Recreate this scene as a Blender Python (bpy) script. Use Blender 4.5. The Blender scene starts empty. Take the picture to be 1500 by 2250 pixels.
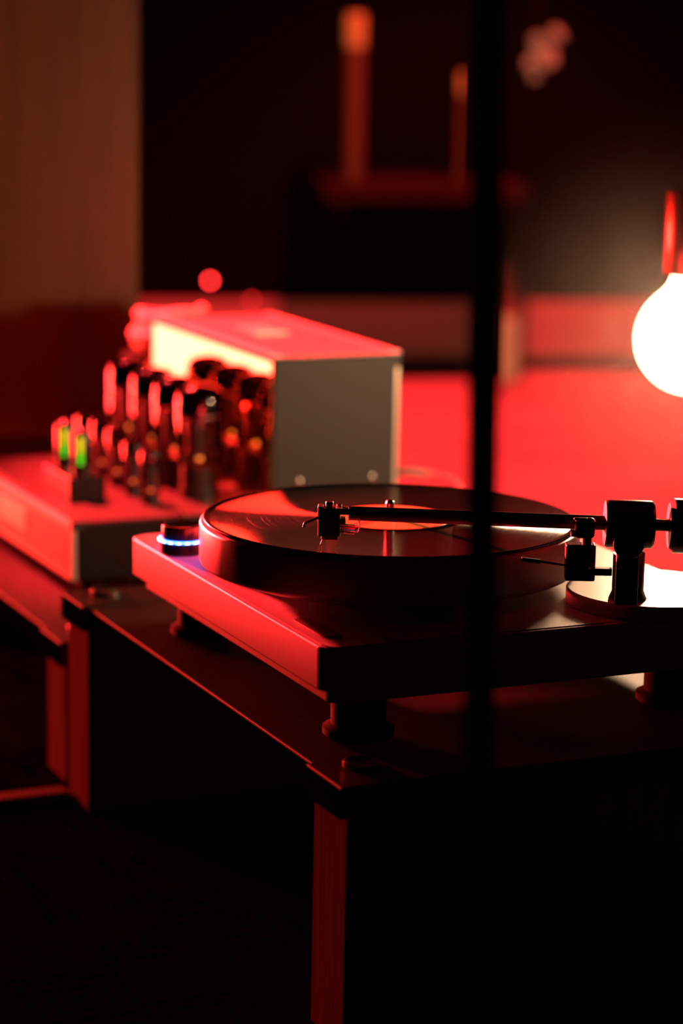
import bpy, bmesh, math, random
from mathutils import Vector, Matrix, Euler
random.seed(7)
C = bpy.context.scene.collection
S = bpy.context.scene
PI = math.pi

# ------------------------------------------------------------------ camera
cam_d = bpy.data.cameras.new('camera'); cam = bpy.data.objects.new('camera', cam_d); C.objects.link(cam)
YAW, PITCH, ROLL = .4243, .1951, .019
fw = Vector((math.sin(YAW)*math.cos(PITCH), math.cos(YAW)*math.cos(PITCH), -math.sin(PITCH)))
rt = Vector((math.cos(YAW), -math.sin(YAW), 0)); up = rt.cross(fw)
r2 = rt*math.cos(ROLL)+up*math.sin(ROLL); u2 = -rt*math.sin(ROLL)+up*math.cos(ROLL)
M = Matrix((r2, u2, -fw)).transposed().to_4x4(); M.translation = Vector((-.6822, -1.533, .7122))
cam.matrix_world = M
cam_d.sensor_fit = 'HORIZONTAL'; cam_d.sensor_width = 24; cam_d.lens = 85
cam_d.clip_start = .05; cam_d.clip_end = 50
cam_d.dof.use_dof = True; cam_d.dof.focus_distance = 1.835; cam_d.dof.aperture_fstop = 3.1
S.camera = cam

# ------------------------------------------------------------------ world, view, lamps
w = bpy.data.worlds.new('world'); S.world = w; w.use_nodes = True
w.node_tree.nodes['Background'].inputs[0].default_value = (.004, .0012, .0008, 1)
w.node_tree.nodes['Background'].inputs[1].default_value = .15
S.view_settings.view_transform = 'Standard'; S.view_settings.look = 'None'
S.view_settings.exposure = 0; S.view_settings.gamma = 1; S.view_settings.use_curve_mapping = False

RED = (1, .022, .026)
def aim(o, loc, tgt):
    o.location = loc
    o.rotation_euler = (Vector(tgt)-Vector(loc)).to_track_quat('-Z', 'Y').to_euler()
def lamp(kind, energy, col, loc, tgt=None, **k):
    d = bpy.data.lights.new('lamp', kind); d.energy = energy; d.color = col
    for a, b in k.items(): setattr(d, a, b)
    o = bpy.data.objects.new('lamp', d); C.objects.link(o); o.location = loc
    if tgt: aim(o, loc, tgt)
    return o
# red stage panel standing on the floor behind the amplifier, out of frame on the left
lamp('AREA', 34, RED, (-.25, 2.15, .27), (.25, 1.2, .27), shape='RECTANGLE', size=.75, size_y=.40, spread=math.radians(120))
# added orange-red strip by the panel, for narrow yellow streaks on the tubes
lamp('AREA', 26, (1, .035, .011), (-.50, 2.005, .30), (.0, 1.055, .30), shape='RECTANGLE', size=.07, size_y=.44, spread=math.radians(130))
# red spot washing the floor at the back of the room
lamp('SPOT', 950, RED, (1.50, 2.10, 2.3), (1.40, 2.32, 0), spot_size=math.radians(68), spot_blend=.4, shadow_soft_size=.08)
# red spot on the left behind, raking level over the turntable toward the camera
lamp('SPOT', 11000, RED, (-.20, 1.92, .45), (.15, .2, .455), spot_size=math.radians(15.5), spot_blend=.3, shadow_soft_size=.04)
# red spot high up behind, on the amplifier
lamp('SPOT', 2200, RED, (.0, 1.7, 1.6), (.34, 1.0, .37), spot_size=math.radians(27), spot_blend=.4, shadow_soft_size=.04)
BULB = Vector((.5547, .4095, .4353))
lamp('POINT', 25, (1, .58, .32), BULB, shadow_soft_size=.035)

# ------------------------------------------------------------------ helpers
def mat(name, col, rough=.5, metal=0, spec=.5, emit=None, es=0, **k):
    m = bpy.data.materials.new(name); m.use_nodes = True
    b = m.node_tree.nodes['Principled BSDF']
    b.inputs['Base Color'].default_value = (*col, 1); b.inputs['Roughness'].default_value = rough
    b.inputs['Metallic'].default_value = metal; b.inputs['Specular IOR Level'].default_value = spec
    if emit: b.inputs['Emission Color'].default_value = (*emit, 1); b.inputs['Emission Strength'].default_value = es
    for a, v in k.items(): b.inputs[a.replace('_', ' ')].default_value = v
    return m
def nd(m, t, **k):
    n = m.node_tree.nodes.new(t)
    for a, v in k.items():
        if a in n.inputs: n.inputs[a].default_value = v
        else: setattr(n, a, v)
    return n
def ln(m, a, b): m.node_tree.links.new(a, b)
def bsdf(m): return m.node_tree.nodes['Principled BSDF']
def grain(m, c1, c2, scale=(6, 90, 6), bump=.15, dist=.001, det=6, rnd=.4):
    """noise stretched into wood grain"""
    tc = nd(m, 'ShaderNodeTexCoord'); mp = nd(m, 'ShaderNodeMapping'); mp.inputs['Scale'].default_value = scale
    n = nd(m, 'ShaderNodeTexNoise', Scale=1.0, Detail=det, Roughness=.6)
    r = nd(m, 'ShaderNodeValToRGB'); r.color_ramp.elements[0].position = rnd-.12; r.color_ramp.elements[1].position = rnd+.22
    r.color_ramp.elements[0].color = (*c1, 1); r.color_ramp.elements[1].color = (*c2, 1)
    ln(m, tc.outputs['Object'], mp.inputs[0]); ln(m, mp.outputs[0], n.inputs['Vector'])
    ln(m, n.outputs[0], r.inputs[0]); ln(m, r.outputs[0], bsdf(m).inputs['Base Color'])
    b = nd(m, 'ShaderNodeBump', Strength=bump, Distance=dist); ln(m, n.outputs[0], b.inputs['Height']); ln(m, b.outputs[0], bsdf(m).inputs['Normal'])
    return n
def speckle(m, scale=900, bump=.2, dist=.0002):
    tc = nd(m, 'ShaderNodeTexCoord'); n = nd(m, 'ShaderNodeTexNoise', Scale=scale, Detail=2)
    ln(m, tc.outputs['Object'], n.inputs['Vector'])
    b = nd(m, 'ShaderNodeBump', Strength=bump, Distance=dist); ln(m, n.outputs[0], b.inputs['Height']); ln(m, b.outputs[0], bsdf(m).inputs['Normal'])

def empty(name, label, cat, loc=(0, 0, 0), rz=0, group=None):
    o = bpy.data.objects.new(name, None); C.objects.link(o); o.location = loc; o.rotation_euler = (0, 0, rz)
    o.empty_display_size = .02
    o['label'] = label; o['category'] = cat
    if group: o['group'] = group
    return o
def obj(name, bm, m, parent=None, bev=0, smooth=True, segs=2, label=None):
    bmesh.ops.recalc_face_normals(bm, faces=bm.faces)
    me = bpy.data.meshes.new(name); bm.to_mesh(me); bm.free(); me.materials.append(m)
    o = bpy.data.objects.new(name, me); C.objects.link(o)
    if parent: o.parent = parent
    if smooth:
        for p in me.polygons: p.use_smooth = True
        if not bev: md = o.modifiers.new('es', 'EDGE_SPLIT'); md.split_angle = math.radians(38)
    if bev:
        b = o.modifiers.new('bv', 'BEVEL'); b.width = bev; b.segments = segs; b.limit_method = 'ANGLE'; b.angle_limit = math.radians(50)
        b.harden_normals = smooth
    if label: o['label'] = label
    return o
def tag(o, label, cat, group=None):
    o['label'] = label; o['category'] = cat
    if group: o['group'] = group
    return o
def box(bm, x0, x1, y0, y1, z0, z1, mx=None):
    vs = [bm.verts.new((x, y, z)) for z in (z0, z1) for y in (y0, y1) for x in (x0, x1)]
    if mx: 
        for v in vs: v.co = mx @ v.co
    for f in ((0, 1, 3, 2), (4, 6, 7, 5), (0, 4, 5, 1), (2, 3, 7, 6), (0, 2, 6, 4), (1, 5, 7, 3)): bm.faces.new([vs[i] for i in f])
    return bm
def bx(*a, mx=None): return box(bmesh.new(), *a, mx=mx)
def lathe(bm, prof, seg=48, mx=None):
    rings = []
    for r, z in prof:
        if r < 1e-6:
            p = Vector((0, 0, z)); rings.append([bm.verts.new(mx @ p if mx else p)])
        else:
            ring = []
            for i in range(seg):
                a = 2*PI*i/seg; p = Vector((r*math.cos(a), r*math.sin(a), z)); ring.append(bm.verts.new(mx @ p if mx else p))
            rings.append(ring)
    for A, B in zip(rings, rings[1:]):
        for i in range(seg):
            j = (i+1) % seg
            if len(A) == 1 and len(B) == 1: continue
            if len(A) == 1: bm.faces.new((A[0], B[i], B[j]))
            elif len(B) == 1: bm.faces.new((A[i], B[0], A[j]))
            else: bm.faces.new((A[i], B[i], B[j], A[j]))
    return bm
def lt(prof, seg=48, mx=None): return lathe(bmesh.new(), prof, seg, mx)
def cylp(r, z0, z1, c=0):
    return [(0, z0), (r-c, z0), (r, z0+c), (r, z1-c), (r-c, z1), (0, z1)] if c else [(0, z0), (r, z0), (r, z1), (0, z1)]
def axmx(p, d):
    """matrix taking local z to direction d at point p"""
    q = Vector(d).normalized().to_track_quat('Z', 'Y'); return Matrix.Translation(Vector(p)) @ q.to_matrix().to_4x4()
def rodbm(bm, a, b, r, seg=20, r1=None):
    a = Vector(a); b = Vector(b); L = (b-a).length
    return lathe(bm, [(0, 0), (r, 0), (r if r1 is None else r1, L), (0, L)], seg, axmx(a, b-a))
def rod(a, b, r, seg=20, r1=None): return rodbm(bmesh.new(), a, b, r, seg, r1)
def spline(pts, n=8):
    P = [Vector(p) for p in pts]; P = [P[0]*2-P[1]]+P+[P[-1]*2-P[-2]]; out = []
    for i in range(1, len(P)-2):
        for k in range(n):
            t = k/n; a, b, c, d = P[i-1:i+3]
            out.append(.5*((2*b)+(-a+c)*t+(2*a-5*b+4*c-d)*t*t+(-a+3*b-3*c+d)*t**3))
    out.append(P[-2]); return out
def tube(bm, pts, r, seg=10, n=8):
    Q = spline(pts, n); prev = None; ref = Vector((0, 0, 1))
    for i, p in enumerate(Q):
        t = (Q[min(i+1, len(Q)-1)]-Q[max(i-1, 0)]).normalized()
        if abs(t.dot(ref)) > .98: ref = Vector((1, 0, 0))
        s = t.cross(ref).normalized(); v = s.cross(t).normalized(); ref = v
        ring = [bm.verts.new(p+s*r*math.cos(2*PI*k/seg)+v*r*math.sin(2*PI*k/seg)) for k in range(seg)]
        if prev:
            for k in range(seg): bm.faces.new((prev[k], prev[(k+1) % seg], ring[(k+1) % seg], ring[k]))
        else: bm.faces.new(ring[::-1])
        prev = ring
    bm.faces.new(prev); return bm
def rrect(bm, x0, x1, y0, y1, r, z0, z1, n=8):
    pts = []
    for cx, cy, a0 in ((x1-r, y1-r, 0), (x0+r, y1-r, 90), (x0+r, y0+r, 180), (x1-r, y0+r, 270)):
        for k in range(n+1):
            a = math.radians(a0+90*k/n); pts.append((cx+r*math.cos(a), cy+r*math.sin(a)))
    lo = [bm.verts.new((x, y, z0)) for x, y in pts]; hi = [bm.verts.new((x, y, z1)) for x, y in pts]
    bm.faces.new(lo[::-1]); bm.faces.new(hi)
    for i in range(len(pts)):
        j = (i+1) % len(pts); bm.faces.new((lo[i], lo[j], hi[j], hi[i]))
    return bm

# ------------------------------------------------------------------ materials
M_plinth = mat('satin_graphite', (.28, .27, .26), .42, spec=.5); speckle(M_plinth, 1400, .25, .00015)
M_gloss = mat('gloss_black', (.012, .011, .011), .22)
M_plat = mat('platter_graphite', (.22, .21, .2), .34, spec=.5)
M_arm = mat('anodised_black', (.018, .017, .017), .33, spec=.6)
M_armrough = mat('matt_black', (.016, .015, .015), .5)
M_steel = mat('steel', (.62, .58, .55), .22, 1)
M_darksteel = mat('dark_steel', (.25, .22, .2), .25, 1)
M_rubber = mat('rubber', (.01, .01, .01), .8)
M_oak = mat('black_oak', (.03, .026, .023), .55, spec=.2)
grain(M_oak, (.002, .0018, .0015), (.018, .015, .012), (70, 900, 70), .5, .0006, 3, .42)
M_legwood = mat('dark_oak', (.03, .026, .023), .9, spec=0); grain(M_legwood, (.07, .04, .035), (.13, .075, .065), (300, 300, 12), .25, .0006, 4)
M_cab = mat('cabinet_wood', (.3, .12, .03), .5); grain(M_cab, (.055, .026, .003), (.11, .052, .006), (28, 28, 1.4), .1, .001, 4)
M_wall = mat('dark_wall', (.0025, .002, .0018), .95, spec=0); speckle(M_wall, 40, .2, .002)
M_ceil = mat('dark_ceiling', (.012, .01, .01), .9)
M_base = mat('baseboard', (.24, .22, .20), .6); speckle(M_base, 60, .1, .001)

# carpet and rug
M_carpet = mat('carpet', (.55, .5, .47), .95, spec=.1)
tc = nd(M_carpet, 'ShaderNodeTexCoord'); n1 = nd(M_carpet, 'ShaderNodeTexNoise', Scale=5, Detail=8)
rp = nd(M_carpet, 'ShaderNodeValToRGB'); rp.color_ramp.elements[0].position = .35; rp.color_ramp.elements[1].position = .7
rp.color_ramp.elements[0].color = (.30, .26, .24, 1); rp.color_ramp.elements[1].color = (.42, .37, .34, 1)
ln(M_carpet, tc.outputs['Object'], n1.inputs[0]); ln(M_carpet, n1.outputs[0], rp.inputs[0]); ln(M_carpet, rp.outputs[0], bsdf(M_carpet).inputs[0])
M_rug = mat('rug', (.05, .03, .028), 1, spec=0)
tc = nd(M_rug, 'ShaderNodeTexCoord')
vo = nd(M_rug, 'ShaderNodeTexVoronoi', Scale=11); vo.distance = 'CHEBYCHEV'; vo.inputs['Randomness'].default_value = .55
wv = nd(M_rug, 'ShaderNodeMath', operation='MULTIPLY'); wv.inputs[1].default_value = 34
sn = nd(M_rug, 'ShaderNodeMath', operation='SINE'); gt = nd(M_rug, 'ShaderNodeMath', operation='GREATER_THAN'); gt.inputs[1].default_value = .35
ns = nd(M_rug, 'ShaderNodeTexNoise', Scale=7, Detail=3); mxr = nd(M_rug, 'ShaderNodeMath', operation='MULTIPLY')
g2 = nd(M_rug, 'ShaderNodeMath', operation='GREATER_THAN'); g2.inputs[1].default_value = .47
mc = nd(M_rug, 'ShaderNodeMixRGB'); mc.inputs[1].default_value = (.0055, .0035, .003, 1); mc.inputs[2].default_value = (.0015, .0015, .001, 1)
ln(M_rug, tc.outputs['Object'], vo.inputs['Vector']); ln(M_rug, tc.outputs['Object'], ns.inputs['Vector'])
ln(M_rug, vo.outputs['Distance'], wv.inputs[0]); ln(M_rug, wv.outputs[0], sn.inputs[0]); ln(M_rug, sn.outputs[0], gt.inputs[0])
ln(M_rug, ns.outputs[0], g2.inputs[0]); ln(M_rug, gt.outputs[0], mxr.inputs[0]); ln(M_rug, g2.outputs[0], mxr.inputs[1])
ln(M_rug, mxr.outputs[0], mc.inputs[0]); ln(M_rug, mc.outputs[0], bsdf(M_rug).inputs[0])
nb = nd(M_rug, 'ShaderNodeTexNoise', Scale=500); bb = nd(M_rug, 'ShaderNodeBump', Strength=.5, Distance=.002)
ln(M_rug, tc.outputs['Object'], nb.inputs['Vector']); ln(M_rug, nb.outputs[0], bb.inputs['Height']); ln(M_rug, bb.outputs[0], bsdf(M_rug).inputs['Normal'])

# perforated metal: round holes in staggered rows (far too fine to model singly)
def perf(name, col, hole, pitch, rough=.4, metal=0, axes='XY', spec=.5):
    m = mat(name, col, rough, metal, spec)
    tc = nd(m, 'ShaderNodeTexCoord'); sp = nd(m, 'ShaderNodeSeparateXYZ'); ln(m, tc.outputs['Object'], sp.inputs[0])
    def cell(sock, off):
        a = nd(m, 'ShaderNodeMath', operation='MULTIPLY_ADD'); a.inputs[1].default_value = 1/pitch; a.inputs[2].default_value = off+100
        f = nd(m, 'ShaderNodeMath', operation='FRACT'); s = nd(m, 'ShaderNodeMath', operation='SUBTRACT'); s.inputs[1].default_value = .5
        ln(m, sock, a.inputs[0]); ln(m, a.outputs[0], f.inputs[0]); ln(m, f.outputs[0], s.inputs[0]); return s.outputs[0]
    ds = []
    for o in (0, .5):
        cb = nd(m, 'ShaderNodeCombineXYZ'); ln(m, cell(sp.outputs[axes[0]], o), cb.inputs[0]); ln(m, cell(sp.outputs[axes[1]], o), cb.inputs[1])
        L = nd(m, 'ShaderNodeVectorMath', operation='LENGTH'); ln(m, cb.outputs[0], L.inputs[0]); ds.append(L.outputs['Value'])
    mn = nd(m, 'ShaderNodeMath', operation='MINIMUM'); ln(m, ds[0], mn.inputs[0]); ln(m, ds[1], mn.inputs[1])
    g = nd(m, 'ShaderNodeMath', operation='LESS_THAN'); g.inputs[1].default_value = hole; ln(m, mn.outputs[0], g.inputs[0])
    mc = nd(m, 'ShaderNodeMixRGB'); mc.inputs[1].default_value = (*col, 1); mc.inputs[2].default_value = (.002, .002, .002, 1)
    ln(m, g.outputs[0], mc.inputs[0]); ln(m, mc.outputs[0], bsdf(m).inputs[0])
    ms = nd(m, 'ShaderNodeMath', operation='MULTIPLY_ADD'); ms.inputs[1].default_value = -spec; ms.inputs[2].default_value = spec
    ln(m, g.outputs[0], ms.inputs[0]); ln(m, ms.outputs[0], bsdf(m).inputs['Specular IOR Level'])
    return m

# ------------------------------------------------------------------ room (turned 16.4 degrees to the stands)
RA = -.28558; wd = Vector((math.cos(RA), math.sin(RA), 0)); wn = Vector((wd.y, -wd.x, 0))   # along the wall, into the room
WO = Vector((1.451, 3.2034, 0))
RM = Matrix((wd, -wn, Vector((0, 0, 1)))).transposed().to_4x4(); RM.translation = WO       # local: x along, y into the wall
def W(s, t, z=0): return WO+wd*s+wn*t+Vector((0, 0, z))
def struct(name, bm, m, bev=0):
    bmesh.ops.transform(bm, matrix=RM, verts=bm.verts)
    o = obj(name, bm, m, smooth=False, bev=bev); o['kind'] = 'structure'; return o
FZ = -.006
struct('floor', bx(-3.6, 3.0, -6.2, .1, -.08, FZ), M_carpet)
struct('ceiling', bx(-3.6, 3.0, -6.2, .1, 2.7, 2.78), M_ceil)
struct('wall_back', bx(-3.6, 3.0, 0, .1, FZ, 2.7), M_wall)
struct('wall_left', bx(-3.7, -3.6, -6.2, .1, FZ, 2.7), M_wall)
struct('wall_right', bx(3.0, 3.1, -6.2, .1, FZ, 2.7), M_wall)
struct('wall_front', bx(-3.6, 3.0, -6.3, -6.2, FZ, 2.7), M_wall)
struct('baseboard_back', bx(-3.6, 3.0, -.018, 0, .028, .15), M_base, .004)

# rug in front
rg = obj('rug', rrect(bmesh.new(), -1.5, .62, -1.9, 1.36, .03, FZ+.0005, 0), M_rug, smooth=False)
tag(rg, 'dark patterned rug under the near stand, its small motifs barely visible', 'rug')

# pale batten behind the far leg
M_batten = mat('pine', (.75, .33, .1), .5); grain(M_batten, (.05, .04, .012), (.09, .07, .02), (12, 160, 160), .15, .0006, 4)
bm = bx(-.42, -.012, -.010, .012, 0, .0075, mx=Matrix.Translation((0, .568, .0003)) @ Matrix.Rotation(.0, 4, 'Z'))
tag(obj('wooden_strip', bm, M_batten, bev=.0015), 'pale orange wooden strip lying on the rug left of the black leg', 'strip')

# ------------------------------------------------------------------ glow around the bulb
hz = bpy.data.materials.new('bloom_haze'); hz.use_nodes = True; nt = hz.node_tree; nt.nodes.clear()
out = nt.nodes.new('ShaderNodeOutputMaterial'); vs = nt.nodes.new('ShaderNodeVolumeScatter')
vs.inputs['Anisotropy'].default_value = .0; vs.inputs['Color'].default_value = (1, .9, .8, 1)
tc = nt.nodes.new('ShaderNodeTexCoord'); le = nt.nodes.new('ShaderNodeVectorMath'); le.operation = 'LENGTH'
mr = nt.nodes.new('ShaderNodeMapRange'); mr.interpolation_type = 'SMOOTHSTEP'
mr.inputs[1].default_value = .02; mr.inputs[2].default_value = .25; mr.inputs[3].default_value = .085; mr.inputs[4].default_value = 0
nt.links.new(tc.outputs['Object'], le.inputs[0]); nt.links.new(le.outputs['Value'], mr.inputs[0]); nt.links.new(mr.outputs[0], vs.inputs['Density'])
nt.links.new(vs.outputs[0], out.inputs['Volume'])
bm = bmesh.new(); bmesh.ops.create_icosphere(bm, subdivisions=3, radius=.32)  # added scattering ball that imitates lens bloom around the bulb
hb = obj('bloom_haze', bm, hz, smooth=False); hb.location = BULB; hb['kind'] = 'stuff'
tag(hb, 'soft warm glow around the globe bulb, a scattering ball standing in for lens bloom', 'bloom_haze')

# ------------------------------------------------------------------ stands
M_edge = mat('black_edge', (.0012, .001, .001), 1, spec=0)
def stand(name, label, x0, x1, y0, y1, H, zb, capL=.062):
    t = empty(name, label, 'stand', (x0, y0, 0))
    D = y1-y0; L = x1-x0; z0 = zb
    # slab between the two raised end caps
    obj('shelf', bx(.006, L-.006, capL+.0004, D-capL-.0004, H-.024, H-.0012), M_oak, t, .0012)
    obj('edge_band', bx(.0053, .0059, capL+.001, D-capL-.001, H-.0235, H-.0034), M_edge, t)
    for a in (0, D-capL):
        obj('end_cap', bx(0, L, a, a+capL, H-.024, H), M_oak, t, .0014)
        obj('edge_band', bx(-.0006, -.00005, a+.0006, a+capL-.0006, H-.0235, H-.0022), M_edge, t)
        obj('side_panel', bx(.006, L-.006, a+.002, a+capL-.002, z0, H-.0245), M_legwood, t, .001)
        for x in (.035, L-.035):
            dsc = obj('metal_disc', lt([(0, 0), (.0128, 0), (.0138, .0012), (.0138, .003), (.0125, .0042), (.010, .0045), (.0085, .0036), (0, .0036)], 40,
                      Matrix.Translation((x, a+.031+(.008 if a else .012), H))), M_steel, t, label='small round polished metal disc')
    obj('back_rail', bx(L-.03, L-.012, capL, D-capL, H-.075, H-.0245), M_legwood, t)
    return t
stand('equipment_stand', 'low black oak stand in front, carrying the turntable', -.014, .56, -.062, .577, .197, 0)
stand('equipment_stand', 'lower dark oak stand at left, carrying the tube amplifier', -.006, .56, .607, 1.32, .140, 0)

# ------------------------------------------------------------------ turntable
TT = empty('turntable', 'black record player with thick platter and blue-lit speed knob on the near stand', 'turntable', (0, 0, .197))
Z = -.197                                                         # children use world heights
def tz(o): return o
PW, PD = .3715, .4282
def T(name, bm, m, parent=TT, **k):
    if parent is TT: bmesh.ops.translate(bm, vec=(0, 0, Z), verts=bm.verts)
    return obj(name, bm, m, parent, **k)
plinth = T('plinth', rrect(bmesh.new(), 0, PW, 0, PD, .016, .2465, .2793), M_plinth, bev=.0016)
T('top_plate', rrect(bmesh.new(), .0035, PW-.0035, .0035, PD-.0035, .013, .2794, .2800), M_plinth)
T('lower_plate', rrect(bmesh.new(), .010, PW-.010, .010, PD-.010, .012, .2350, .2462), M_plinth, bev=.001)
for x, y in ((.05, .05), (.05, PD-.05), (PW-.05, .05), (PW-.05, PD-.05)):
    T('foot', lt([(0, .1972), (.024, .1972), (.027, .200), (.027, .205), (.021, .208), (.021, .229), (.027, .232), (.027, .2348), (0, .2348)], 40, Matrix.Translation((x, y, 0))), M_rubber)
# oval badge near the front corner
bm = rrect(bmesh.new(), -.0065, .0065, -.030, .030, .0062, .2801, .2807); bmesh.ops.transform(bm, matrix=Matrix.Translation((.019, .062, 0)), verts=bm.verts)
M_badge = mat('badge_metal', (.18, .12, .07), .4, .6); speckle(M_badge, 500, .3)
T('badge', bm, M_badge, label='small oval bronze badge')

# platter, sub-platter, spindle
PC = Vector((.1385, .1893, 0)); PM = Matrix.Translation(PC)
plat = T('platter', lt([(0, .2880), (.128, .2880), (.132, .2884), (.149, .2945), (.1518, .2962), (.1528, .2985), (.1528, .3262), (.1522, .3280), (.1508, .3290), (.1490, .3292), (0, .3292)], 160, PM), M_plat)
T('bearing_hub', lt([(0, .2801), (.052, .2801), (.056, .283), (.050, .2878), (0, .2878)], 64, PM), M_gloss)
T('spindle', lt([(0, .3292), (.0036, .3292), (.0036, .3425), (.0030, .3452), (.0018, .3462), (0, .3464)], 24, PM), M_darksteel)

# speed knob with LED ring
KC = Vector((.019, .3435, .2801)); KM = Matrix.Translation(KC+Vector((0, 0, Z)))
kn = obj('speed_knob', lt([(0, 0), (.0187, 0), (.0192, .0006), (.0192, .0104), (.0185, .0108), (0, .0108)], 64, KM), M_gloss, TT)
M_led = mat('blue_led', (.02, .05, .6), .3, emit=(.02, .10, 1), es=16)
obj('led_ring', lt([(.0170, .0108), (.0205, .0108), (.0208, .0114), (.0206, .0121), (.0170, .0124)], 64, KM), M_led, kn, label='glowing blue light ring')
for k in range(18):
    a = 2*PI*k/18
    mx = KM @ Matrix.Rotation(a, 4, 'Z')
    if k == 0: M_dot = mat('led_dot', (.3, .5, 1), .3, emit=(.35, .5, 1), es=16)
    obj('led', bx(.0203, .0211, -.0016, .0016, .0110, .0120, mx=mx), M_dot, kn)
cap = obj('knob_cap', lt([(0, .0124), (.0178, .0124), (.0178, .0222), (.0172, .0236), (.0160, .0240), (.0150, .0232), (.0100, .0224), (0, .0222)], 64, KM), M_gloss, kn)
obj('pointer', bx(-.0002, .0002, -.0180, -.0174, .0195, .0222, mx=KM @ Matrix.Rotation(-.2, 4, 'Z')), M_steel, kn)

# record
M_vinyl = mat('vinyl', (.008, .007, .007), .15, spec=.55)
b = bsdf(M_vinyl)
# groove walls: the normal tilts in and out along the radius, thousands of times
tc = nd(M_vinyl, 'ShaderNodeTexCoord'); ml = nd(M_vinyl, 'ShaderNodeVectorMath', operation='MULTIPLY'); ml.inputs[1].default_value = (1, 1, 0)
ll = nd(M_vinyl, 'ShaderNodeVectorMath', operation='LENGTH'); ln(M_vinyl, tc.outputs['Object'], ml.inputs[0]); ln(M_vinyl, ml.outputs[0], ll.inputs[0])
nz = nd(M_vinyl, 'ShaderNodeVectorMath', operation='NORMALIZE'); ln(M_vinyl, ml.outputs[0], nz.inputs[0])
def mth(op, a, bb_=None):
    q = nd(M_vinyl, 'ShaderNodeMath', operation=op)
    for k, v in enumerate((a, bb_)):
        if v is None: continue
        if isinstance(v, (int, float)): q.inputs[k].default_value = v
        else: ln(M_vinyl, v, q.inputs[k])
    return q.outputs[0]
s1 = mth('SINE', mth('MULTIPLY', ll.outputs['Value'], 62000.0)); s3 = mth('MULTIPLY', mth('MULTIPLY', s1, s1), s1)
nn_ = nd(M_vinyl, 'ShaderNodeTexNoise', Scale=1.0, Detail=4); nn_.noise_dimensions = '1D'; ln(M_vinyl, mth('MULTIPLY', ll.outputs['Value'], 700.0), nn_.inputs['W'])
am_ = mth('MULTIPLY', s3, mth('MULTIPLY', nn_.outputs[0], 1.9))
grv = mth('MULTIPLY', am_, mth('GREATER_THAN', ll.outputs['Value'], .058)); grv = mth('MULTIPLY', grv, mth('LESS_THAN', ll.outputs['Value'], .1458))
scv = nd(M_vinyl, 'ShaderNodeVectorMath', operation='SCALE'); ln(M_vinyl, nz.outputs[0], scv.inputs[0]); ln(M_vinyl, grv, scv.inputs['Scale'])
ge = nd(M_vinyl, 'ShaderNodeNewGeometry'); ad = nd(M_vinyl, 'ShaderNodeVectorMath', operation='ADD'); ln(M_vinyl, ge.outputs['Normal'], ad.inputs[0]); ln(M_vinyl, scv.outputs[0], ad.inputs[1])
n2 = nd(M_vinyl, 'ShaderNodeVectorMath', operation='NORMALIZE'); ln(M_vinyl, ad.outputs[0], n2.inputs[0]); ln(M_vinyl, n2.outputs[0], b.inputs['Normal'])
RC = empty('record', 'black vinyl record with an orange centre label lying on the platter', 'record', (PC.x, PC.y, .3294))
obj('disc', lt([(.0037, 0), (.1485, 0), (.1500, .0008), (.1502, .0016), (.1497, .0023), (.1480, .0024), (.1462, .0020), (.0600, .0020), (.0520, .0021), (.0037, .0024)], 180), M_vinyl, RC)
M_label = mat('label_paper', (.62, .27, .07), .38)
tc = nd(M_label, 'ShaderNodeTexCoord'); mp = nd(M_label, 'ShaderNodeMapping'); mp.inputs['Scale'].default_value = (260, 1100, 1); mp.inputs['Rotation'].default_value = (0, 0, .5)
n = nd(M_label, 'ShaderNodeTexNoise', Scale=1, Detail=2); r = nd(M_label, 'ShaderNodeValToRGB'); r.color_ramp.interpolation = 'CONSTANT'
sp = nd(M_label, 'ShaderNodeVectorMath', operation='LENGTH')
r.color_ramp.elements[0].color = (.10, .04, .015, 1); r.color_ramp.elements[1].color = (.62, .27, .07, 1); r.color_ramp.elements[1].position = .36
ln(M_label, tc.outputs['Object'], mp.inputs[0]); ln(M_label, mp.outputs[0], n.inputs['Vector']); ln(M_label, n.outputs[0], r.inputs[0])
gr = nd(M_label, 'ShaderNodeMath', operation='GREATER_THAN'); gr.inputs[1].default_value = .034; ln(M_label, tc.outputs['Object'], sp.inputs[0]); ln(M_label, sp.outputs['Value'], gr.inputs[0])
mx_ = nd(M_label, 'ShaderNodeMixRGB'); mx_.inputs[2].default_value = (.62, .27, .07, 1); ln(M_label, gr.outputs[0], mx_.inputs[0]); ln(M_label, r.outputs[0], mx_.inputs[1]); ln(M_label, mx_.outputs[0], bsdf(M_label).inputs[0])
obj('centre_label', lt([(.0037, .0024), (.0037, .0026), (.0496, .0026), (.0500, .0022)], 96), M_label, RC, label='orange paper centre label')

# ---- tonearm (own frame: A pivot, H head)
A = Vector((.2546, .0136, .3525)); H = Vector((.0424, .113, .3565))
a = (H-A).normalized(); n = Vector((-.42413, -.90544, 0)); zz = Vector((0, 0, 1))
def L(p, q=0, h=0): return A+a*p+n*q+zz*h                          # along arm, toward camera side, up
base = T('arm_base', lt([(0, .2801), (.0668, .2801), (.0672, .2806), (.0672, .2905), (.0660, .2921), (0, .2921)], 120, Matrix.Translation((.2995, .0475, 0))), M_plinth, label='round black tonearm base')
AB = Vector((0, 0, Z))
def child(name, bm, m, par, **k):
    bmesh.ops.translate(bm, vec=AB, verts=bm.verts); return obj(name, bm, m, par, **k)
def fr(p, q, h):     # frame matrix with x along -a (to the rear), y away from camera, z up
    o = L(p, q, h); X = -a; X.z = 0; X.normalize(); Y = -n
    m = Matrix((X, Y, zz)).transposed().to_4x4(); m.translation = o; return m
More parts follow.
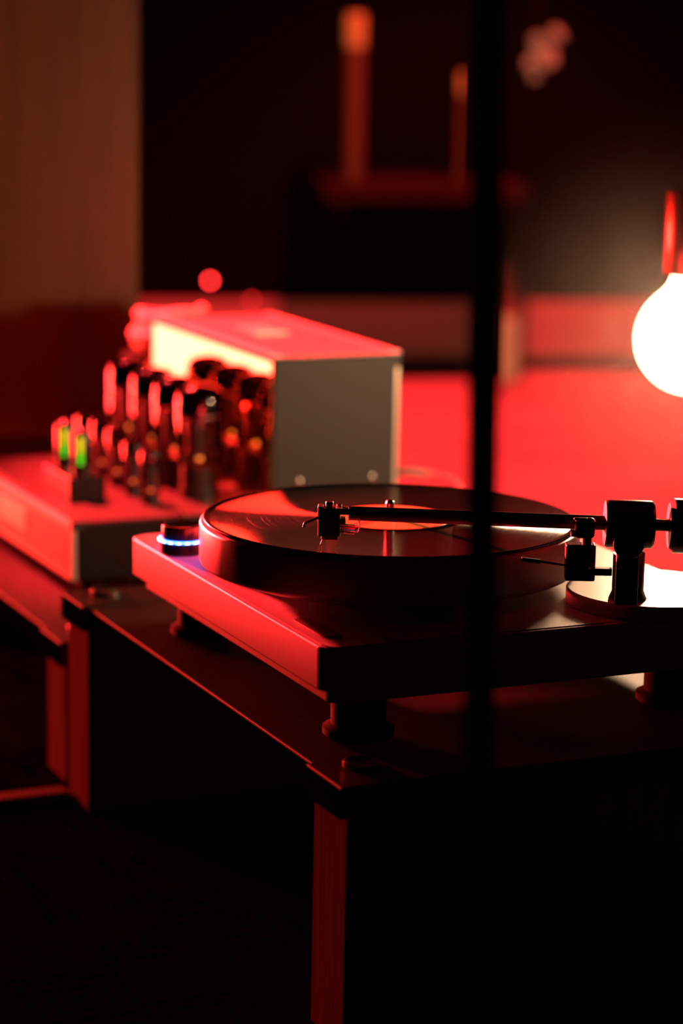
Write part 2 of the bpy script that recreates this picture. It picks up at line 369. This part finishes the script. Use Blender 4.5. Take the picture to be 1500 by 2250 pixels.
# post: main column with cap and flared foot
pm = Matrix.Translation((.2606, .0200, 0))
post = child('arm_post', lt([(0, .2922), (.0150, .2922), (.0122, .2990), (.0122, .3285), (.0108, .3302), (0, .3302)], 8, pm @ Matrix.Rotation(.35, 4, 'Z')), M_arm, base, bev=.0008)
# upright front yoke plate and bearing cap on the camera side
yk = child('yoke', bx(-.0085, .0085, -.0030, .0030, .2935-A.z, -.008, mx=fr(.001, .0165, 0)), M_arm, base, bev=.0012)
child('bearing_cap', lt([(0, -.002), (.0103, -.002), (.0103, .0022), (.0094, .0034), (0, .0034)], 48, axmx(L(.001, .0195, -.0115), n)), M_arm, base)
child('bearing_ring', lt([(.0102, .0), (.0116, .0), (.0116, .0034), (.0110, .0040), (.0102, .0034), (.0102, 0)], 48, axmx(L(.001, .0182, -.0115), n)), M_darksteel, base)
child('pivot_screw', lt([(0, 0), (.0016, 0), (.0016, .0007), (.0010, .0013), (0, .0014)], 20, axmx(L(.0065, .0196, -.0300), n)), M_steel, base)
arm = T('tonearm', rod(L(.012), L(.2115), .0056, 40, .0054), M_arm)
child('pivot_housing', lt([(0, -.0185), (.0130, -.0185), (.0140, -.0182), (.0142, -.0186), (.0166, -.0186), (.0182, -.0168), (.0182, .0160), (.0170, .0182), (.0060, .0186), (0, .0186)], 72, axmx(L(-.0005), a)), M_arm, arm)
child('bearing_ring', lt([(.0137, 0), (.0160, 0), (.0160, .0007), (.0137, .0007), (.0137, 0)], 48, axmx(L(-.0186), -a)), M_darksteel, arm)
# threaded counterweight rod
bm = bmesh.new(); pr = [(0, 0)]
for k in range(26): pr += [(.0043, k*.0008), (.0050, k*.0008+.0004)]
pr += [(.0043, .0208), (0, .0208)]
lathe(bm, pr, 32, axmx(L(-.0150), -a)); child('threaded_rod', bm, M_darksteel, arm)
child('counterweight', lt([(0, 0), (.0172, 0), (.0208, .0034), (.0208, .030), (.0190, .0325), (0, .0325)], 72, axmx(L(-.0308), -a)), M_arm, arm)
# headshell
m = fr(.2225, 0, 0)
bm = bx(-.0105, .0115, -.0065, .0065, -.0005, .0043, mx=m); box(bm, -.0125, -.0085, -.0070, .0070, -.0035, .0054, mx=m)
hs = child('headshell', bm, M_arm, arm, bev=.0008)
child('mount_screw', lt([(0, 0), (.0030, 0), (.0030, .0036), (.0026, .0042), (.0012, .0042), (.0010, .0034), (0, .0034)], 28, axmx(L(.2262, .0, .0043), zz)), M_steel, arm)
child('mount_screw', lt([(0, 0), (.0022, 0), (.0022, .0016), (0, .0020)], 20, axmx(L(.2190, -.004, .0043), zz)), M_steel, arm)
child('finger_lift', tube(bmesh.new(), [L(.2325, .004, -.0022), L(.2380, .007, -.0046), L(.2440, .010, -.0068), L(.2452, .0106, -.0100)], .0011, 10), M_arm, arm)
# cartridge
m = fr(.2262, 0, 0)
bm = bx(-.0085, .0085, -.0078, .0078, -.0175, -.0006, mx=m)
cart = child('cartridge', bm, M_gloss, arm, bev=.0012)
bm = bmesh.new()
for k in range(9): box(bm, -.0002, .0002, -.0084, -.0078, -.0160+k*.0015, -.0152+k*.0015, mx=m)
child('side_marks', bm, M_steel, arm, label='fine row of bright marks on the cartridge side')
bm = bx(.0065, .0125, -.0070, .0070, -.0078, -.0038, mx=m); child('cartridge_tail', bm, M_armrough, arm, bev=.0006)
child('stylus_guard', bx(-.0060, .0070, -.0050, .0050, -.0205, -.0172, mx=m), M_armrough, arm, bev=.0012)
child('stylus', rod(m @ Vector((-.0045, 0, -.0200)), m @ Vector((-.0065, 0, -.0250)), .0004, 10), M_steel, arm)
wc = [(.85, .8, .75), (.75, .03, .03), (.04, .25, .55), (.03, .35, .08)]
for k in range(4):
    y = -.0048+k*.0032; zt = -.0105 if k % 2 else -.0140
    mt = mat('wire_%d' % k, wc[k], .35)
    child('terminal_pin', rod(m @ Vector((.0080, y, zt)), m @ Vector((.0125, y, zt)), .0007, 8), M_steel, arm)
    child('connector_sleeve', rod(m @ Vector((.0112, y, zt)), m @ Vector((.0195, y, zt-.0006)), .00115, 10), mt, arm)
    child('lead_wire', tube(bmesh.new(), [m @ Vector(q) for q in ((.0195, y, zt-.0006), (.0225, y, zt+.0010), (.0232, y*.8, zt+.0060), (.0205, y*.6, -.0030), (.0175, y*.4, .0002))], .00035, 6), mt, arm)
# arm rest and lift on the left of the post
m0 = fr(.0365, .0165, -.0015)
child('lift_bracket', bx(-.0085, .0240, -.0035, .0045, -.0355, -.0300, mx=m0), M_arm, base, bev=.0006)
child('lift_block', bx(-.0115, .0110, -.0065, .0065, -.0395, -.0115, mx=m0), M_gloss, base, bev=.0014)
child('lift_post', rod(m0 @ Vector((.0045, 0, -.0118)), m0 @ Vector((.0045, 0, -.0010)), .0038, 24), M_arm, base)
bm = bx(-.0052, .0102, -.0042, .0030, -.0075, .0085, mx=m0); child('arm_clip', bm, M_arm, base, bev=.0034, segs=4)
child('clip_finger', bx(-.0062, .0040, -.0036, -.0012, .0064, .0086, mx=m0), M_arm, base, bev=.0008)
child('rest_pad', bx(-.0078, -.0038, -.0020, .0040, -.0065, -.0022, mx=m0), M_darksteel, base, bev=.0006)
child('lift_lever', tube(bmesh.new(), [m0 @ Vector(q) for q in ((.0080, -.0072, -.0272), (-.0020, -.0078, -.0278), (-.0150, -.0090, -.0262), (-.0320, -.0105, -.0238))], .0009, 8), M_darksteel, base)
child('lever_tip', rod(m0 @ Vector((-.0310, -.0104, -.0240)), m0 @ Vector((-.0450, -.0116, -.0222)), .0017, 10), M_armrough, base)
child('lever_screw', lt([(0, 0), (.0026, 0), (.0026, .0010), (.0018, .0018), (0, .0019)], 20, axmx(m0 @ Vector((.0078, -.0066, -.0272)), n)), M_steel, base)

# ------------------------------------------------------------------ hanging globe bulb
BL = empty('globe_bulb', 'large glowing clear globe bulb hanging at the right by its red cord', 'light bulb', tuple(BULB))
M_bulb = bpy.data.materials.new('lit_glass'); M_bulb.use_nodes = True; nt = M_bulb.node_tree; nt.nodes.clear()
o_ = nt.nodes.new('ShaderNodeOutputMaterial'); e_ = nt.nodes.new('ShaderNodeEmission'); t_ = nt.nodes.new('ShaderNodeBsdfTransparent'); x_ = nt.nodes.new('ShaderNodeMixShader')
e_.inputs[0].default_value = (1, .70, .42, 1); e_.inputs[1].default_value = 14; x_.inputs[0].default_value = .3
nt.links.new(t_.outputs[0], x_.inputs[1]); nt.links.new(e_.outputs[0], x_.inputs[2]); nt.links.new(x_.outputs[0], o_.inputs[0])
R = .0534; pr = [(0, -R)]
for k in range(1, 25):
    t = -90+k*5.75
    if t > 52: break
    pr.append((R*math.cos(math.radians(t)), R*math.sin(math.radians(t))))
pr += [(.0282, .0465), (.0240, .0520), (.0215, .0580), (.0210, .0650), (0, .0650)]
obj('globe', lt(pr, 64), M_bulb, BL, label='glowing glass globe')
M_sock = mat('red_socket', (.60, .12, .08), .25, 1)
obj('socket', lt([(0, .0615), (.0280, .0615), (.0288, .0626), (.0288, .1375), (.0280, .1390), (.0110, .1400), (0, .1400)], 64), M_sock, BL)
M_cord = mat('red_cord', (.5, .02, .02), .5)
obj('cord_grip', lt([(0, .1395), (.0098, .1395), (.0094, .1480), (.0078, .1600), (.0036, .1680), (0, .1685)], 32), M_sock, BL)
obj('cord', rod((0, 0, .167), (0, 0, 2.70-BULB.z), .0032, 12), M_cord, BL)
obj('ceiling_rose', lt([(0, 2.672-BULB.z), (.045, 2.674-BULB.z), (.05, 2.70-BULB.z), (0, 2.70-BULB.z)], 40), M_sock, BL)

# ------------------------------------------------------------------ tube amplifier
AX0, AY0, AZ = .0655, .792, .1545
AMP = empty('tube_amplifier', 'vacuum tube amplifier with four glowing-edged power tubes and a tall transformer box', 'amplifier', (AX0, AY0, .140))
def am(name, bm, m, par=AMP, **k):
    bmesh.ops.translate(bm, vec=(-AX0, -AY0, -.140), verts=bm.verts); return obj(name, bm, m, par, **k)
M_ampblack = mat('amp_black', (.004, .004, .004), .6, spec=.15)
M_amptop = mat('amp_top', (.022, .017, .014), .45, 0, spec=.3)
ch = am('chassis', bx(AX0+.006, .452, AY0, 1.185, AZ, .2138), M_ampblack, bev=.0012)
am('top_plate', bx(AX0+.010, .450, AY0+.002, 1.183, .2139, .2158), M_amptop, bev=.0008)
M_mesh = perf('front_mesh', (.42, .36, .34), .28, .0034, .45, .2, 'YZ')
fp = am('front_panel', bx(AX0-.001, AX0+.0055, AY0+.0005, 1.1845, AZ, .2150), mat('front_red', (.40, .34, .32), .4, .2), bev=.0012)
am('front_grille', bx(AX0-.0018, AX0-.0009, AY0+.012, 1.173, AZ+.008, .2075), M_mesh, fp)
am('name_plate', bx(AX0-.0034, AX0-.0017, .945, 1.05, .176, .201), mat('plate', (.8, .68, .5), .35, .3), fp, bev=.0005, label='pale rectangular plate on the front grille')
am('corner_notch', bx(AX0+.0000, AX0+.016, AY0-.0006, AY0+.010, .2085, .2165), M_rubber)
bm = bmesh.new()
for k in range(14):                                               # slanted louvres on the near side
    box(bm, .115+k*.0062, .1175+k*.0062, AY0-.0010, AY0+.0002, .166, .206, mx=Matrix.Translation((.16, 0, .186)) @ Matrix.Rotation(-.5, 4, 'Y') @ Matrix.Translation((-.16, 0, -.186)))
am('side_louvres', bm, M_gloss, ch)
for x in (.10, .42):
    for y in (AY0+.035, 1.15): am('foot', lt([(0, .1402), (.017, .1402), (.019, .1544), (0, .1544)], 28, Matrix.Translation((x, y, 0))), M_rubber)
# transformer box: polished front, brown-black side, perforated lid
BX0, BX1, BY0, BY1, BZ0, BZ1 = .2885, .4405, .801, 1.168, .2160, .3772
M_mirror = mat('polished_yellow_front', (.85, .80, .26), .035, 1)  # yellow tint put in so the red panel's reflection turns yellow
M_side = mat('box_side', (.022, .021, .018), .6, spec=.2); speckle(M_side, 60, .25, .0008)
core = am('transformer_box', bx(BX0+.002, BX1, BY0, BY1, BZ0, BZ1-.002), M_side, bev=.003)
am('front_sheet', bx(BX0, BX0+.0018, BY0+.001, BY1-.001, BZ0+.001, BZ1-.0055), M_mirror, core, bev=.0006, label='mirror polished front sheet')
am('lid', bx(BX0+.001, BX1-.001, BY0+.001, BY1-.001, BZ1-.0018, BZ1), perf('lid_mesh', (.50, .42, .40), .30, .0032, .5, .1), core, bev=.0006, label='finely perforated lid')
am('lid_border', bx(BX0+.0006, BX0+.014, BY0+.002, BY1-.002, BZ1+.0001, BZ1+.0010), mat('lid_border', (.55, .46, .42), .4, .2), core)
am('lid_border', bx(BX1-.012, BX1-.0015, BY0+.002, BY1-.002, BZ1+.0001, BZ1+.0010), bpy.data.materials['lid_border'], core)
am('lid_plate', bx(.345, .385, .985, 1.055, BZ1+.0002, BZ1+.0016), bpy.data.materials['plate'], core, label='small pale plate on the lid')
am('side_seam', bx(BX1-.0075, BX1-.0035, BY0-.0008, BY0+.0003, BZ0+.006, BZ1-.016), mat('seam', (.5, .42, .34), .35, .4), core)
for x in (.322, .408): am('screw', lt([(0, 0), (.0040, 0), (.0036, .0014), (0, .0024)], 24, axmx((x, BY0, .2415), (0, -1, 0))), M_steel, core)

# glass
def glass(name, tint, rough=.02):
    """thin tube glass: mostly see-through with clear coat-like reflections"""
    m = bpy.data.materials.new(name); m.use_nodes = True; nt = m.node_tree; nt.nodes.clear()
    o = nt.nodes.new('ShaderNodeOutputMaterial'); t = nt.nodes.new('ShaderNodeBsdfTransparent'); g = nt.nodes.new('ShaderNodeBsdfGlossy')
    f = nt.nodes.new('ShaderNodeFresnel'); f.inputs[0].default_value = 1.6; mx = nt.nodes.new('ShaderNodeMixShader')
    t.inputs[0].default_value = (*tint, 1); g.inputs['Roughness'].default_value = rough
    nt.links.new(f.outputs[0], mx.inputs[0]); nt.links.new(t.outputs[0], mx.inputs[1]); nt.links.new(g.outputs[0], mx.inputs[2]); nt.links.new(mx.outputs[0], o.inputs[0])
    return m
M_tg = glass('tube_glass', (.9, .82, .82), .03)
M_getter = mat('getter', (.02, .018, .02), .12, .6)
M_anode = mat('anode', (.05, .048, .055), .4, .5)
M_bakelite = mat('bakelite', (.015, .012, .011), .3)
M_fil = mat('heater', (1, .3, .05), .5, emit=(1, .25, .04), es=2.0)
def tube_thing(x, y, r, h, sock, getter, parent=AMP):
    """a valve: socket, base, glass bulb, dark getter dome, anode plates, heater"""
    X = Matrix.Translation((x, y, .2160))
    rb = r*.78
    pr = [(0, 0), (rb*1.08, 0), (rb*1.08, sock*.35), (rb, sock*.36), (rb, sock), (0, sock)]
    tb = am('tube', lt(pr, 32, X), M_bakelite, parent)
    pg = [(rb*.9, sock), (rb, sock+h*.03), (r*.96, sock+h*.10), (r, sock+h*.16), (r, h*.86), (r*.93, h*.93), (r*.72, h*.975), (r*.35, h*.997), (0, h)]
    am('glass_envelope', lt(pg, 40, X), M_tg, tb)
    am('getter', lt([(r*.965, h*(.86-getter*.4)), (r*.965, h*.86), (r*.89, h*.925), (r*.69, h*.968), (r*.33, h*.99), (0, h*.993)], 40, X), M_getter, tb, label='dark mirrored dome inside the glass')
    am('anode', bx(-r*.5, r*.5, -r*.36, r*.36, sock+h*.09, h*.70, mx=X @ Matrix.Rotation(.5, 4, 'Z')), M_anode, tb, bev=r*.12)
    am('mica', lt(cylp(r*.84, h*.725, h*.735), 28, X), mat('mica', (.6, .5, .45), .3) if 'mica' not in bpy.data.materials else bpy.data.materials['mica'], tb)
    am('heater', lt(cylp(r*.12, sock+h*.05, sock+h*.088), 12, X), M_fil, tb)
    return tb
for y in (.885, .958, 1.032, 1.112): tube_thing(.240, y, .0262, .123, .034, .28)
for (x, y, hh) in ((.178, .868, .060), (.178, .925, .060), (.180, .985, .066), (.182, 1.045, .066), (.183, 1.105, .062)): tube_thing(x, y, .0118, hh, .010, .35)
# black block with two little level indicator tubes
blk = am('indicator_block', bx(.097, .139, .900, .990, .2160, .2420), M_gloss, bev=.002, label='glossy black block under the indicator tubes')
am('edge_strip', bx(.0955, .0975, .8985, .9010, .2162, .2400), M_steel, blk)
M_grn = mat('green_glow', (.05, .5, .02), .3, emit=(.10, .75, .01), es=1.2)
M_yel = mat('yellow_glow', (.5, .5, .02), .3, emit=(.80, .72, .01), es=1.2)
for (x, y, g0) in ((.117, .917, 0), (.117, .975, .001)):
    X = Matrix.Translation((x, y, .2421))
    it = am('indicator_tube', lt([(0, 0), (.0108, 0), (.0108, .008), (0, .008)], 28, X), M_bakelite, blk)
    am('glass_envelope', lt([(.0100, .008), (.0104, .012), (.0104, .042), (.0085, .047), (.004, .050), (0, .0505)], 28, X), M_gloss, blk)
    q = X @ Matrix.Rotation(-.42, 4, 'Z')
    am('light_bar', bx(-.0022, .0022, -.0112, -.0100,   .012, .025, mx=q), M_grn, blk, label='green lower half of the glowing bar')
    am('light_bar', bx(-.0022, .0022, -.0112, -.0100, .0255, .0415, mx=q), M_yel, blk, label='yellow upper half of the glowing bar')

# ------------------------------------------------------------------ things behind
# cable loop from the amplifier
M_cable = mat('grey_cable', (.14, .12, .10), .5)
tag(obj('cable', tube(bmesh.new(), [(.458, .90, .205), (.470, .862, .2335), (.5036, .847, .231), (.505, .80, .232), (.500, .755, .228), (.515, .70, .205), (.54, .64, .160), (.54, .62, .146)], .0042, 12), M_cable),
    'thick grey cable curving down from the rear of the amplifier', 'cable')

# tall wooden loudspeaker cabinet
E1 = Vector((.372, 1.458, 0)); E0 = Vector((.172, 1.5202, 0)); dx = (E1-E0).normalized(); dy = Vector((-dx.y, dx.x, 0))
cm = Matrix((dx, dy, zz)).transposed().to_4x4(); cm.translation = E0; wdt = (E1-E0).length
SP = empty('speaker_cabinet', 'tall orange-brown wooden loudspeaker cabinet at the left behind the amplifier', 'cabinet', tuple(E0+Vector((0, 0, FZ))))
def sp_(name, bm, m, **k):
    bmesh.ops.transform(bm, matrix=Matrix.Translation(-E0-Vector((0, 0, FZ))) @ cm, verts=bm.verts); return obj(name, bm, m, SP, **k)
sp_('cabinet_body', bx(0, wdt, 0, .30, .185, 1.12), M_cab, bev=.004)
sp_('plinth', bx(.012, wdt-.012, .012, .29, .0, .1845), mat('black_plinth', (.012, .011, .010), .6), bev=.002)
sp_('foot', lt(cylp(.015, FZ, .0), 20, Matrix.Translation((.04, .04, 0))), M_rubber)
for q in ((wdt-.04, .04), (.04, .26), (wdt-.04, .26)): sp_('foot', lt(cylp(.015, FZ, .0), 20, Matrix.Translation((q[0], q[1], 0))), M_rubber)

# small black unit on the amplifier stand, with a coil of cable on top
CS = empty('power_unit', 'small black box unit on the lower stand behind the amplifier, carrying a coiled cable', 'box', (.39, 1.262, .140))
M_case = mat('case_black', (.006, .005, .005), .6, spec=.2)
obj('case_body', bx(-.090, .090, -.046, .046, .008, .170), M_case, CS, .003)
obj('lid', bx(-.092, .092, -.048, .048, .1705, .180), M_case, CS, .002)
for x in (-.08, .07):
    for y in (-.03, .03): obj('foot', lt(cylp(.008, .0002, .008), 16, Matrix.Translation((x, y, 0))), M_rubber, CS)
M_coil = mat('coil_red', (.60, .42, .38), .45)
bm = bmesh.new(); pts = []
for k in range(0, 61):
    t = k/60*4*2*PI; rr = .036+.004*math.sin(t*.7+1); pts.append((rr*1.15*math.cos(t), rr*math.sin(t), k/60*.046+.002*math.sin(t*3)))
tube(bm, pts, .0068, 10, 3); co = obj('cable_coil', bm, M_coil); co.location = (.345, 1.262, .3285)
tag(co, 'thick cable coiled in loops, glowing red behind the amplifier box', 'cable')

# things at the back wall
SH = empty('wall_shelf', 'dark wooden shelf on the back wall carrying two tall candles', 'shelf', tuple(W(.12, 0, .40)), RA)
M_shelf = mat('shelf_wood', (.10, .045, .025), .8, spec=.1); grain(M_shelf, (.008, .004, .002), (.014, .008, .004), (10, 120, 120))
obj('board', bx(-.20, .22, -.28, -.001, -.018, .018), M_shelf, SH, .002)
for x in (-.15, .17): obj('bracket', bx(x-.008, x+.008, -.20, -.002, -.060, -.0185), M_shelf, SH, .001)
def candle(s, t, r, h, label):
    o = empty('pillar_candle', label, 'candle', tuple(W(s, t, .4185)), 0, 'tall candles on the back wall shelf')
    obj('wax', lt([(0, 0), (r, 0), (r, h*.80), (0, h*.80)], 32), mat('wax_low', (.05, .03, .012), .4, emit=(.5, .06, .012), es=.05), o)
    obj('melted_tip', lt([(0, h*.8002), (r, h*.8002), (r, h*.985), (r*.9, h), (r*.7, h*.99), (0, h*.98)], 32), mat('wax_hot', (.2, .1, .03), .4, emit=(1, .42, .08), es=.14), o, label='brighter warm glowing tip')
    obj('wick', rod((0, 0, h*.98), (0, 0, h*.98+.012), .001, 6), M_rubber, o)
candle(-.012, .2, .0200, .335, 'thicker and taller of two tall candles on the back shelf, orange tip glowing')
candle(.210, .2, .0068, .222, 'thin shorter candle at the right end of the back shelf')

GL = empty('glass_vase', 'straight glass vase on the floor by the back wall, lower half brightened by added emission', 'vase', tuple(W(.339, .10, FZ)))
M_gl = glass('clear_glass', (.86, .80, .76), .05)
obj('glass_cylinder', lt([(.046, 0), (.0462, .245), (.0448, .245), (.0445, .002)], 48), M_gl, GL)
M_fill = mat('emissive_filling', (.80, .55, .36), .7, emit=(.9, .34, .15), es=.48)  # emission added for the lit tan tone; nothing inside gives light
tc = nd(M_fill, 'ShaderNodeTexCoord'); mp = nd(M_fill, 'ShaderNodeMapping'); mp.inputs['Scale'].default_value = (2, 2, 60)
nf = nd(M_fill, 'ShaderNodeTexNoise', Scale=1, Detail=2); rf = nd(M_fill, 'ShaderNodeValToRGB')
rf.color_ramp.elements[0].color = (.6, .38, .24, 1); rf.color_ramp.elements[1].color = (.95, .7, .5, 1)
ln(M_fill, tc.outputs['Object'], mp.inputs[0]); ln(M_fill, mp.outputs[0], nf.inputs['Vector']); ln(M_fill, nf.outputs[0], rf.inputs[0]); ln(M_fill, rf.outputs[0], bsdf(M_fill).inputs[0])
obj('filling', lt(cylp(.0440, .003, .130, .002), 48), M_fill, GL, label='pale layered filling, brightened by added emission')
obj('base', lt(cylp(.046, -.0, .0018), 48), M_gl, GL)

ORN = empty('glint_ornament', 'amber faceted ornament near the top right, its added glow standing in for a warm glint', 'ornament', tuple(W(.30, .5, .68)))
M_amb = mat('amber_glint', (.08, .04, .02), .15, emit=(.9, .30, .15), es=.22)  # emission puts a warm glint into the ornament, which is no lamp
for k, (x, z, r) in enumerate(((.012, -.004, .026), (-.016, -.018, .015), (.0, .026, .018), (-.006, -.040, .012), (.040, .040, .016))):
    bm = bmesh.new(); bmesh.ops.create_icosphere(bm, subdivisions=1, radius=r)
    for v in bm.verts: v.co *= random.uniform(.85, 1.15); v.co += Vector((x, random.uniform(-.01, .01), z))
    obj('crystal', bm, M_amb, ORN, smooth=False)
obj('hanging_wire', rod((0, 0, .03), (0, 0, 2.70-.68), .0008, 6), M_rubber, ORN)

M_pilot = mat('pilot_red', (1, .05, .05), .3, emit=(1, .03, .03), es=30)
M_pilot2 = mat('pilot_dim', (1, .05, .05), .3, emit=(1, .02, .02), es=7)
for s, z, mm, lab in ((-.287, .192, M_pilot, 'brighter round red indicator light on the back wall above the amplifier'), (-.198, .150, M_pilot2, 'dim round red indicator light on the back wall, right of the brighter one')):
    o = empty('indicator_light', lab, 'indicator light', tuple(W(s, .0005, z)), RA, 'red indicator lights on the back wall')
    obj('housing', lt([(0, 0), (.010, 0), (.009, .008), (.006, .009), (0, .009)], 24, axmx((0, 0, 0), (0, -1, 0))), M_rubber, o)
    obj('lens', lt([(0, .009), (.0042, .009), (.0040, .0115), (.002, .013), (0, .0135)], 20, axmx((0, 0, 0), (0, -1, 0))), mm, o)

# slim black pole in front of the turntable
PO = empty('pole', 'slim black metal pole standing in front of the turntable, out of focus', 'pole', (-.1505, -.536, 0))

M_pole = mat('pole_black', (.003, .003, .003), 1, spec=0)
obj('shaft', rod((0, 0, .018), (.054, .155, 1.55), .0082, 24), M_pole, PO)
obj('foot_plate', lt([(0, .0003), (.11, .0003), (.11, .010), (.02, .016), (.012, .022), (0, .022)], 48), M_pole, PO)
obj('top_cap', lt([(0, 0), (.0092, 0), (.0092, .015), (0, .018)], 24, axmx((.054, .155, 1.55), (.035, .1, 1))), M_pole, PO)

# red stage panel housing round the lamp behind the amplifier (out of frame)
SL = empty('stage_light', 'red light panel on the floor behind the amplifier', 'stage light', (-.25, 2.15, FZ), 0)
dirn = Vector((.5, -.95, 0)).normalized(); ang = math.atan2(dirn.y, dirn.x)+PI/2
SL.rotation_euler = (0, 0, ang)
obj('housing', bx(-.40, .40, .012, .06, .07, .50), M_case, SL, .004)
for x in (-.3, .3): obj('foot', bx(x-.02, x+.02, -.10, .14, 0, .07), M_case, SL, .003)
